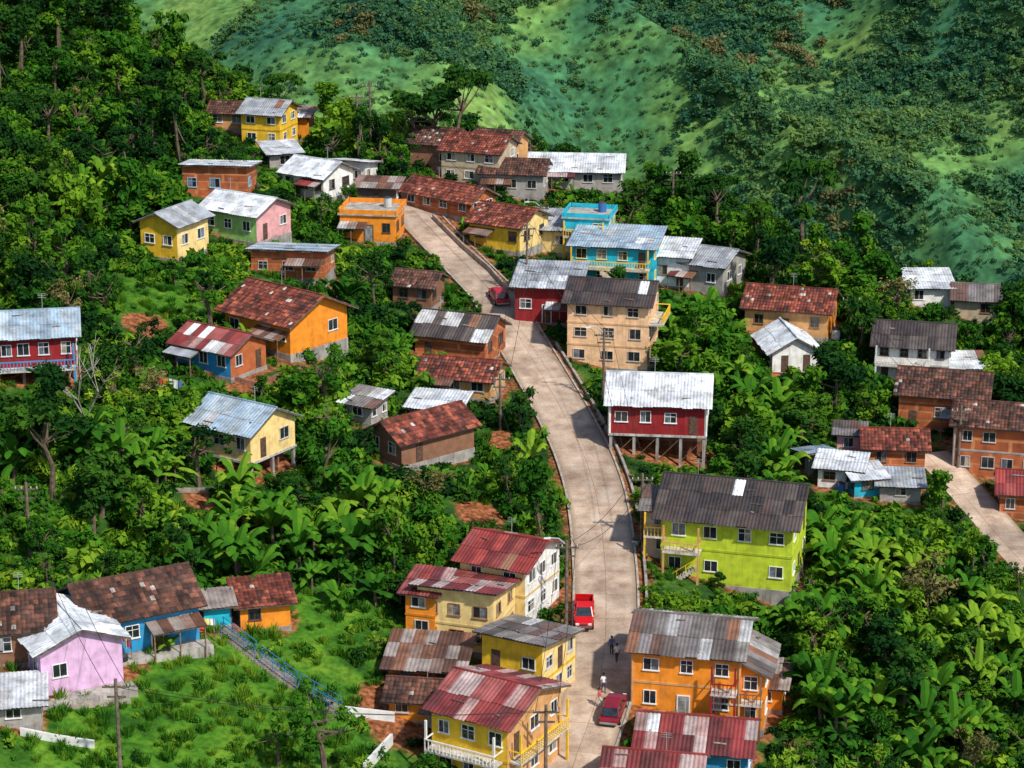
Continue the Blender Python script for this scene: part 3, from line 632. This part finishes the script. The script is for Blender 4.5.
def veg():
    occ=[]
    for(u,v,k,s) in [(432,132,'flat',1.35),(458,128,'flat',1.4),(415,140,'flat',1.0),(665,205,'round',1.2),(690,212,'round',1.2),(650,200,'tall',.7),(720,225,'flat',1.1),(800,235,'flat',1.3),(60,60,'tall',1.3),(20,80,'tall',1.3),(395,150,'round',.9),(380,160,'round',.8),(480,126,'round',.7),(200,490,'airy',.9),(330,450,'airy',.8),(140,380,'airy',.9)]:
        x,y=S(u,v); put(rnd.choice(TM[k]),'broadleaf_tree' if k!='flat' else 'umbrella_tree',x,y,s); occ.append((x,y,2.5))
    for(u,v,n,r) in [(310,540,22,7),(160,470,16,7),(240,560,16,7),(350,575,10,5),(830,580,18,6),(880,620,18,6),(830,730,16,5),(590,395,6,3),(700,345,8,4),(745,400,10,4),(110,215,8,5),(125,60,8,5),(560,370,3,2),(940,700,14,6),(80,470,10,6),(400,360,5,4),(940,760,12,5),(800,640,8,3),(480,480,5,4),(680,330,5,3),(860,560,8,4),(760,440,6,3),(330,300,4,4),(790,410,4,3),(100,130,6,5),(980,640,10,6),(790,500,5,3)]:
        cx,cy=S(u,v)
        for _ in range(n):
            x=cx+rnd.gauss(0,r*.55);y=cy+rnd.gauss(0,r*.55);s=rnd.uniform(.7,1.35)
            if okp(x,y,near(x,y)+3.4*s,1.3*s): put(rnd.choice(BM),'banana_plant',x,y,s); occ.append((x,y,1.1))
    def free(x,y,r):
        for(a,b,q) in occ:
            if abs(a-x)<4 and math.hypot(a-x,b-y)<r+q: return False
        return True
    for _ in range(5600):
        y=rnd.uniform(164,350); x=rnd.uniform(-1,1)*(y*.225+10)
        fx=sm((-32-x)/22)*sm((y-225)/50); gx=sm((x-24)/20)*sm((y-225)/30); lo=sm((x-26)/15)*sm((215-y)/20)
        p=.30+.7*max(fx,gx,lo*.4)
        if y>300: p=1
        p*=(1-.96*lawnf(x,y))*(1-dirtf(x,y))
        if rnd.random()>p: continue
        for att in range(3):
            s=rnd.uniform(.42,1.25)*(1 if att==0 else (.6 if att==1 else .38))
            if max(fx,gx)>.4 and att==0: s=max(s,.8)
            if free(x,y,1.5*s) and okp(x,y,near(x,y)+6.3*s,2.3*s):
                k=rnd.random(); dk=max(fx,gx)
                if k<.12: me=rnd.choice(TM['tall'])
                elif k<.15: me=TM['dry'][0]
                elif k<.18: me=TM['flat'][0]
                elif k<.34: me=rnd.choice(TM['airy'])
                elif k<.48 and att>0: me=rnd.choice(BM); s=max(.6,s*1.6)
                else: me=TM['round'][min(6,int(rnd.random()*(5 if dk>.5 else 7)))]
                put(me,'banana_plant' if me in BM else 'broadleaf_tree',x,y,s); occ.append((x,y,1.5*s)); break
    x,y=S(85,455); b=bare().build('bare_tree'); b.location=(x,y,near(x,y)); b.scale=(1.2,)*3
    def inst(name,cands,me):
        ch=bpy.data.objects.new(name+'_clump',me); COL.objects.link(ch)
        V=[];Fs=[]
        for(x,y,z,r) in cands:
            an=rnd.uniform(0,6.28);i=len(V);tx,ty=rnd.uniform(-.15,.15),rnd.uniform(-.15,.15)
            for k in range(4):
                a=an+k*math.pi/2; dx,dy=math.cos(a)*r*.7071,math.sin(a)*r*.7071; V.append((x+dx,y+dy,z+dx*tx+dy*ty))
            Fs.append((i,i+1,i+2,i+3))
        m=bpy.data.meshes.new(name);m.from_pydata(V,[],Fs);o=bpy.data.objects.new(name,m);COL.objects.link(o)
        o.instance_type='FACES';o.use_instance_faces_scale=True;o.show_instancer_for_render=False;o.show_instancer_for_viewport=False;ch.parent=o
    def bushmesh(nm,seed,n,size,mat,flat=.8,narrow=.5):
        rg=np.random.default_rng(seed); cs=[(rg.normal()*.38,rg.normal()*.38,.2+.45*rg.random()) for _ in range(6)]; q,c=leaves(cs,[.35+.25*rg.random() for _ in cs],n,size,rg,.45,flat,narrow); return leafmesh(nm,q,c,mat)
    sets={k:[] for k in range(6)}
    y=163
    while y<352:
        x=-(y*.225+10)
        while x<y*.225+10:
            px,py=x+rnd.uniform(-.9,.9),y+rnd.uniform(-.9,.9); lw=lawnf(px,py); df=dirtf(px,py)
            nn=noise.noise(Vector((px*.06,py*.06,8)))
            r=rnd.uniform(.7,2.1)*(1-.66*lw)
            k=rnd.random()+nn*.6+lw*.3
            kk=0 if k<.25 else (1 if k<.42 else (2 if k<.64 else (3 if k<.84 else (4 if k<.93 else 5))))
            z=near(px,py)
            if rnd.random()<1-.5*lw and rnd.random()>df*1.3:
                if okp(px,py,z+1.1*r,r*.8,.2): sets[kk].append((px,py,z,r))
                elif okp(px,py,-999,.4,.1): sets[kk if rnd.random()<.5 else 3].append((px,py,z,rnd.uniform(.35,.6)))
            x+=1.75
        y+=1.75
    for k,(mt,nm,nl,sz,nw) in enumerate([('leaf_dark','undergrowth',190,.2,.5),('leaf_dark','shrub_thicket',220,.16,.5),('leaf_mid','bush_foliage',190,.22,.5),('leaf_mid','low_foliage',230,.15,.6),('leaf_bright','fern_foliage',150,.3,.25),('leaf_bright','large_leaf_foliage',120,.26,.6)]):
        inst(nm,sets[k],bushmesh(nm+'m',40+k,nl,sz,mt,.9,nw))
    rg=np.random.default_rng(3); q=[];c=[]
    for i in range(70):
        a=rg.random()*6.28;r=.5*rg.random();b=np.array([math.cos(a)*r,math.sin(a)*r,0]);t=b*1.5+np.array([rg.normal()*.1,rg.normal()*.1,.35+.3*rg.random()]);s=np.array([-math.sin(a),math.cos(a),0])*.05
        q.append([b-s,b+s,t+s*.3,t-s*.3]);c.append(.2+.6*rg.random())
    gm=leafmesh('tuft',np.array(q),np.array(c),'leaf_bright'); g=[]
    for _ in range(9000):
        y=rnd.uniform(163,320); x=rnd.uniform(-1,1)*(y*.225+8); lw=lawnf(x,y); dr=x-road_x(y)
        if 3<dr<7 and y>258: lw=1
        if rnd.random()<(.3+lw)*(1-dirtf(x,y)) and okp(x,y,-999,.3,.1): g.append((x,y,near(x,y),rnd.uniform(.6,1.3)))
    inst('grass',g,gm)
    fm=[bushmesh('fm%d'%i,60+i,170,.17,m,1.0,.6) for i,m in enumerate(['leaf_far_hazy','leaf_far_hazy','leaf_far_dry','leaf_far_hazy'])]
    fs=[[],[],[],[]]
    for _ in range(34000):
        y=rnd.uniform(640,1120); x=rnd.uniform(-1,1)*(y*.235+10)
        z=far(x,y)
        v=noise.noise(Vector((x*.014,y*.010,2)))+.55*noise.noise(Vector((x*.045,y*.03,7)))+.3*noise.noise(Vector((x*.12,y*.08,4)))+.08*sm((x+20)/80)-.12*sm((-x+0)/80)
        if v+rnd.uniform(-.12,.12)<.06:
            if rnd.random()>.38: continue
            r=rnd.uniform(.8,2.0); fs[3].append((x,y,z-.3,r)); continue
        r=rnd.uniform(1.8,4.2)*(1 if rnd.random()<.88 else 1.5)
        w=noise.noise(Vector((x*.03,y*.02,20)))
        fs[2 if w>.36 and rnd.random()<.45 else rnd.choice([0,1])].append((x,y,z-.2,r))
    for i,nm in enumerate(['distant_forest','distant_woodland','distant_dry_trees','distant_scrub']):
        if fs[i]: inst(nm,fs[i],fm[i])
try: veg()
except Exception: ERR.append(traceback.format_exc()[-350:])
# ------------------------------------------------------------ vehicles
def vehicle(nm,x,y,up,col,kind):
    dx=road_x(y+2)-road_x(y-2); an=math.degrees(math.atan2(4,dx))
    if not up: an+=180
    e=empty(nm,(x,y,rz(y)+.045),an,-math.atan(.133)*(1 if up else -1)); b=MB(); g=MB(); w=MB(); l=MB()
    Lh=2.1 if kind=='car' else 2.45
    st=[(-Lh,.42,.66,.70),(-Lh+.12,.30,.80,.80),(-Lh+.9,.26,.93,.86),(0,.26,.95,.87),(Lh-1.1,.26,.95,.86),(Lh-.15,.32,.80,.78),(Lh,.42,.62,.66)]
    if kind!='car': st=[(x_,a+.12,z_+.12,h_) for x_,a,z_,h_ in st]
    sec=lambda s:[(s[0],-s[3]*.85,s[1]),(s[0],-s[3],s[1]+.1),(s[0],-s[3],s[2]-.12),(s[0],-s[3]*.88,s[2]),(s[0],s[3]*.88,s[2]),(s[0],s[3],s[2]-.12),(s[0],s[3],s[1]+.1),(s[0],s[3]*.85,s[1])]
    for s0,s1 in zip(st,st[1:]):
        A,B=sec(s0),sec(s1)
        for k in range(8):
            j=(k+1)%8
            if kind!='car' and k==3 and s1[0]<=0.01 and s0[0]>=-Lh+.1: continue
            b.face([A[k],B[k],B[j],A[j]],'carpaint',col)
    b.face(sec(st[0])[::-1],'carpaint',col); b.face(sec(st[-1]),'carpaint',col)
    zb=st[3][2]
    if kind=='car': bx0,bx1,tx0,tx1,zt=-1.75,1.05,-1.15,.35,1.42
    else:
        bx0,bx1,tx0,tx1,zt=-.25,1.45,-.1,.85,1.68
        b.box(-Lh+.12,-.27,-.72,.72,.55,.62,'carpaint',tuple(c*.4 for c in col))
        for s in(-1,1): b.box(-Lh+.1,-.27,s*.78-.05,s*.78+.05,.6,zb+.02,'carpaint',col)
        b.box(-Lh+.02,-Lh+.1,-.78,.78,.6,zb+.0,'carpaint',col); b.box(-.30,-.26,-.73,.73,.6,zb+.02,'carpaint',col)
    bo=[(bx0,-.78,zb-.03),(bx1,-.78,zb-.03),(bx1,.78,zb-.03),(bx0,.78,zb-.03)]; to=[(tx0,-.62,zt),(tx1,-.62,zt),(tx1,.62,zt),(tx0,.62,zt)]
    g.hexa(bo+to,'glass',(.02,.025,.03))
    for p,q in zip(bo,to): b.beam(p,q,.05,'carpaint',col)
    for s in(-1,1): xm=(bx0+bx1)/2; b.beam((xm,s*.785,zb),((tx0+tx1)/2,s*.63,zt),.04,'carpaint',col)
    b.hexa([(tx0-.06,-.66,zt-.02),(tx1+.06,-.66,zt-.02),(tx1+.06,.66,zt-.02),(tx0-.06,.66,zt-.02),(tx0+.05,-.55,zt+.05),(tx1-.05,-.55,zt+.05),(tx1-.05,.55,zt+.05),(tx0+.05,.55,zt+.05)],'carpaint',col)
    R_=.33 if kind=='car' else .39
    for sx in(-Lh+.75,Lh-.8):
        for s in(-1,1):
            w.beam((sx,s*.66,R_),(sx,s*.89,R_),R_,'rubber',(.02,.02,.02),n=16); w.beam((sx,s*.88,R_),(sx,s*.905,R_),R_*.55,'paint',(.45,.45,.47),n=10)
    z_=st[1][2]
    for s in(-1,1):
        l.box(Lh-.12,Lh+.01,s*.55-.14,s*.55+.14,z_-.18,z_-.04,'paint',(.85,.85,.8)); l.box(-Lh-.01,-Lh+.12,s*.6-.1,s*.6+.1,z_-.2,z_-.02,'paint',(.45,.01,.01))
        b.box(bx1-.45,bx1-.3,s*.86-.08,s*.86+.1,zb,zb+.13,'carpaint',col)
    l.box(Lh-.05,Lh+.06,-.72,.72,st[0][1]-.06,st[0][1]+.1,'paint',(.12,.12,.12)); l.box(-Lh-.06,-Lh+.05,-.72,.72,st[0][1]-.06,st[0][1]+.1,'paint',(.3,.3,.3))
    l.box(Lh,Lh+.02,-.3,.3,z_-.2,z_-.06,'paint',(.04,.04,.04))
    b.build('body',e); g.build('windows',e); w.build('wheels',e,smooth=False); l.build('lights_and_bumpers',e)
# ------------------------------------------------------------ people
def person(x,y,yaw,shirt,pants,skin,stride):
    V=[];Ed=[];Rd=[]
    def a(p,r,par=None):
        V.append(p);Rd.append(r);i=len(V)-1
        if par is not None: Ed.append((par,i))
        return i
    pe=a((0,0,.95),.125);sp=a((0,0,1.14),.115,pe);ch=a((0,.0,1.34),.15,sp);ne=a((0,.0,1.50),.055,ch);hb=a((0,-.01,1.57),.075,ne);hm=a((0,-.015,1.66),.098,hb);a((0,0,1.745),.06,hm)
    for s in(-1,1):
        sh=a((s*.19,0,1.42),.062,ch);el=a((s*.25,.03+.06*s*stride,1.15),.044,sh);wr=a((s*.26,-.07+.12*s*stride,.93),.03,el);pa=a((s*.265,-.09+.13*s*stride,.86),.034,wr)
        for k in range(4): f=a((s*(.255+.0),-.125+.024*k+.13*s*stride,.80),.011,pa); a((s*.25,-.12+.024*k+.13*s*stride,.755-.006*abs(k-1.5)),.009,f)
        t=a((s*.24,-.14+.13*s*stride,.84),.012,pa);a((s*.235,-.155+.13*s*stride,.80),.010,t)
        hp=a((s*.095,0,.88),.095,pe);kn=a((s*.10,-.03-.14*s*stride,.49),.066,hp);an=a((s*.10,.02-.2*s*stride,.09),.042,kn);a((s*.11,-.14-.2*s*stride,.035),.034,an)
    me=bpy.data.meshes.new('body');me.from_pydata(V,Ed,[]);o=bpy.data.objects.new('body',me);COL.objects.link(o)
    md=o.modifiers.new('s','SKIN');ss=o.modifiers.new('d','SUBSURF');ss.levels=1;ss.render_levels=1
    for i,r in enumerate(Rd): me.skin_vertices[0].data[i].radius=(r,r)
    me.skin_vertices[0].data[0].use_root=True
    dg=bpy.context.evaluated_depsgraph_get();dg.update();m2=bpy.data.meshes.new_from_object(o.evaluated_get(dg));bpy.data.objects.remove(o)
    ca=m2.color_attributes.new('Col','FLOAT_COLOR','CORNER').data
    m2.materials.clear();m2.materials.append(M['cloth'])
    for p in m2.polygons:
        c=p.center;arm=abs(c.x)>.2
        if c.z<.08: k=(.05,.04,.035)
        elif c.z<.95 and not arm: k=pants
        elif c.z>1.49: k=skin
        elif arm and c.z<1.2: k=skin
        else: k=shirt
        for li in p.loop_indices: ca[li].color=(*k,1)
        p.use_smooth=True
    e=empty('pedestrian',(x,y,rz(y)+.03 if abs(x-road_x(y))<2.8 else near(x,y)+.1),yaw); b=bpy.data.objects.new('body',m2);COL.objects.link(b);b.parent=e
    h=MB()
    for i in range(6):
        for j in range(12):
            def q(i,j): th=math.pi*.62*i/6;ph=2*math.pi*j/12; return (.108*math.sin(th)*math.cos(ph),.02+.112*math.sin(th)*math.sin(ph),1.685+.105*math.cos(th))
            h.face([q(i,j),q(i+1,j),q(i+1,j+1),q(i,j+1)],'cloth',(.015,.012,.01))
    h.build('hair',e,smooth=True)
    f=MB()
    for s in(-1,1): f.box(s*.035-.012,s*.035+.012,-.118,-.105,1.65,1.665,'cloth',(.02,.02,.02)); f.box(s*.1-.01,s*.1+.01,-.02,.02,1.63,1.68,'cloth',skin)
    f.beam((0,-.1,1.655),(0,-.132,1.62),.01,'cloth',skin,.016); f.box(-.025,.025,-.112,-.1,1.59,1.6,'cloth',(.3,.08,.07))
    f.build('face',e)
# ------------------------------------------------------------ street things
def pole(u,v,h,lamp=0,cross=True):
    x,y=S(u,v); z=near(x,y); e=empty('street_lamp' if lamp else 'utility_pole',(x,y,z)); mb=MB()
    mb.beam((0,0,-1),(0,0,h),.18,'wood',(.16,.12,.09),.13,8); mb.build('post',e)
    if cross:
        c=MB(); c.box(-1,1,-.07,.07,h-.7,h-.56,'wood',(.12,.09,.07)); c.box(-.7,.7,-.065,.065,h-1.5,h-1.37,'wood',(.12,.09,.07))
        for k in(-.9,-.4,.4,.9): c.beam((k,0,h-.56),(k,0,h-.38),.06,'paint',(.5,.45,.4),n=6)
        c.build('crossarm',e)
    if lamp:
        c=MB(); c.beam((0,0,h-.4),(lamp*.7,0,h+.2),.05,'paint',(.45,.45,.45),n=6); c.beam((lamp*.7,0,h+.2),(lamp*1.5,0,h+.25),.05,'paint',(.45,.45,.45),n=6)
        c.hexa([(lamp*1.4,-.12,h+.16),(lamp*2,-.1,h+.18),(lamp*2,.1,h+.18),(lamp*1.4,.12,h+.16),(lamp*1.4,-.08,h+.32),(lamp*1.95,-.06,h+.28),(lamp*1.95,.06,h+.28),(lamp*1.4,.08,h+.32)],'paint',(.6,.6,.6)); c.build('lamp_head',e)
    return Vector((x,y,z+h-.5))
def wire(a,b,sag=1.2):
    for off in(-.8,.8):
        mb=MB();pr=None
        for i in range(13):
            t=i/12;p=a.lerp(b,t)+Vector((off,0,-4*sag*t*(1-t)))
            if pr: mb.beam(pr,p,.026,'rubber',(.02,.02,.02),n=3)
            pr=p
        mb.build('power_line')
def street():
    x,y=S(584,620); vehicle('pickup_truck',x,y,False,(.6,.008,.01),'pickup')
    x,y=S(613,716); vehicle('parked_car',x,y,True,(.22,.012,.025),'car')
    x,y=S(499,301); vehicle('parked_car',x,y,True,(.5,.01,.015),'car')
    sk=(.28,.14,.08)
    for(u,v,yw,sh,pa,st) in[(603,694,20,(.75,.75,.78),(.04,.05,.12),.6),(617,664,-160,(.8,.8,.8),(.08,.08,.1),-.6),(600,708,60,(.6,.1,.08),(.7,.7,.7),.4),(611,656,170,(.1,.12,.3),(.05,.05,.06),.5)]:
        x,y=S(u,v); person(x,y,yw,sh,pa,sk,st)
    A=pole(603,408,8.5,-1); B=pole(527,300,9); Cc=pole(358,160,9); D=pole(371,152,9.5); E=pole(566,632,8.5,-1); G=pole(546,800,8); H=pole(122,790,9); I=pole(541,252,6,-1); J=pole(849,345,6); K=pole(672,222,7); Q=pole(958,470,7); X1=pole(641,545,7); X2=pole(30,560,7); X3=pole(500,430,6)
    for a,b in((G,E),(E,X1),(X1,A),(A,B),(B,I),(B,D),(D,Cc),(G,H),(K,J),(J,Q),(I,K),(H,X2),(X3,B),(E,X3)): wire(a,b)
    pts=[S(222,632),S(262,662),S(300,690),S(345,716)]
    e=empty('stairway',(0,0,0)); mb=MB(); rl=MB()
    for a,b in zip(pts,pts[1:]):
        n=max(3,int(math.dist(a,b)/.35)); pv=None
        for i in range(n):
            t=i/n;x=a[0]+(b[0]-a[0])*t;y=a[1]+(b[1]-a[1])*t;z=near(x,y); mb.box(x-.5,x+.5,y-.6,y+.6,z-.6,z+.18,'concrete',(.25,.22,.18))
            if i%4==0:
                for s in(-.65,.65):
                    rl.box(x-.03,x+.03,y+s-.03,y+s+.03,z,z+1.1,'paint',(.04,.2,.4))
                    if pv: rl.beam((pv[0],pv[1]+s,pv[2]+1.08),(x,y+s,z+1.08),.035,'paint',(.04,.2,.4)); rl.beam((pv[0],pv[1]+s,pv[2]+.6),(x,y+s,z+.6),.025,'paint',(.04,.2,.4))
                pv=(x,y,z)
    mb.build('steps',e); rl.build('railing',e)
    def wall(nm,pl,h,c,t=.12,m='plaster'):
        mb=MB()
        for a,b in zip(pl,pl[1:]):
            d=Vector((b[0]-a[0],b[1]-a[1],0)).normalized();nx,ny=-d.y*t,d.x*t;n=max(1,int(math.dist(a,b)/2))
            for i in range(n):
                A_=(a[0]+(b[0]-a[0])*i/n,a[1]+(b[1]-a[1])*i/n);B_=(a[0]+(b[0]-a[0])*(i+1)/n,a[1]+(b[1]-a[1])*(i+1)/n);za,zb=near(*A_),near(*B_)
                mb.hexa([(A_[0]-nx,A_[1]-ny,za-1),(B_[0]-nx,B_[1]-ny,zb-1),(B_[0]+nx,B_[1]+ny,zb-1),(A_[0]+nx,A_[1]+ny,za-1),(A_[0]-nx,A_[1]-ny,za+h),(B_[0]-nx,B_[1]-ny,zb+h),(B_[0]+nx,B_[1]+ny,zb+h),(A_[0]+nx,A_[1]+ny,za+h)],m,c)
        mb.build(nm)
    wall('white_garden_wall',[S(345,716),S(395,722)],.8,(.7,.7,.68),m='paint'); wall('white_garden_wall',[S(365,775),S(392,745)],.9,(.7,.7,.68),m='paint'); wall('white_garden_wall',[S(20,735),S(95,748)],.6,(.65,.65,.62),m='paint')
    wall('retaining_wall',[S(433,219),S(462,248),S(490,272),S(508,292)],.6,(.4,.32,.25),m='concrete')
    wall('retaining_wall',[S(205,375),S(262,388),S(305,368)],.5,(.3,.12,.07),m='brick')
    wall('retaining_wall',[S(60,710),S(130,702)],.3,(.35,.3,.25),m='concrete')
    wall('retaining_wall',[S(170,492),S(262,490)],.4,(.3,.25,.2),m='concrete')
    wall('retaining_wall',[S(640,486),S(712,482)],.3,(.34,.3,.26),m='concrete')
    rg=random.Random(5)
    for(u0,v0,u1,v1) in((205,622,232,628),(188,640,215,642),(120,655,132,662),(158,395,185,402)):
        a=S(u0,v0);b=S(u1,v1);za,zb=near(*a)+2,near(*b)+2; e=empty('clothesline',(0,0,0));mb=MB();cl=MB()
        for p,z in((a,za),(b,zb)): mb.beam((p[0],p[1],z-2.5),(p[0],p[1],z),.05,'wood',(.2,.15,.1))
        mb.beam((a[0],a[1],za),(b[0],b[1],zb),.015,'rubber',(.3,.3,.3)); mb.build('posts_and_line',e)
        k=0.05
        while k<.92:
            wd=rg.uniform(.1,.2);h=rg.uniform(.5,1.1);c=rg.choice([(.8,.8,.8),(.7,.05,.05),(.8,.3,.03),(.1,.2,.6),(.8,.7,.2),(.7,.3,.5)])
            Q_=lambda t,dz:(a[0]+(b[0]-a[0])*t,a[1]+(b[1]-a[1])*t+.03*math.sin(t*40)*(dz<-.1),za+(zb-za)*t+dz)
            cl.face([Q_(k,-h),Q_(k+wd*.5,-h*1.04),Q_(k+wd*.5,-.02),Q_(k,-.02)],'cloth',c); cl.face([Q_(k+wd*.5,-h*1.04),Q_(k+wd,-h),Q_(k+wd,-.02),Q_(k+wd*.5,-.02)],'cloth',c); k+=wd+.03
        cl.build('clothes',e)
try: street()
except Exception: ERR.append(traceback.format_exc()[-350:])
# ------------------------------------------------------------ light & camera
s=Vector((.45,-.55,.78)).normalized()
w=bpy.data.worlds.new("World");bpy.context.scene.world=w;w.use_nodes=True;nt=w.node_tree
sk=nt.nodes.new('ShaderNodeTexSky');sk.sky_type='NISHITA';sk.sun_disc=False;sk.sun_elevation=math.asin(s.z);sk.sun_rotation=math.atan2(s.x,s.y)
nt.links.new(sk.outputs[0],nt.nodes['Background'].inputs[0]);nt.nodes['Background'].inputs[1].default_value=.14
l=bpy.data.lights.new("sun",'SUN');l.energy=4.7;l.angle=math.radians(2);l.color=(1,.95,.86);o=bpy.data.objects.new("sun",l);COL.objects.link(o);o.rotation_euler=s.to_track_quat('Z','Y').to_euler()
c=bpy.data.cameras.new("camera");c.lens=36*F/1024;c.clip_end=6000;o=bpy.data.objects.new("camera",c);COL.objects.link(o);o.rotation_euler=(math.radians(90)-P,0,0);bpy.context.scene.camera=o
sc=bpy.context.scene;sc.view_settings.view_transform='Standard';sc.view_settings.look='None';sc.view_settings.exposure=0
if ERR: raise RuntimeError(" | ".join(ERR))
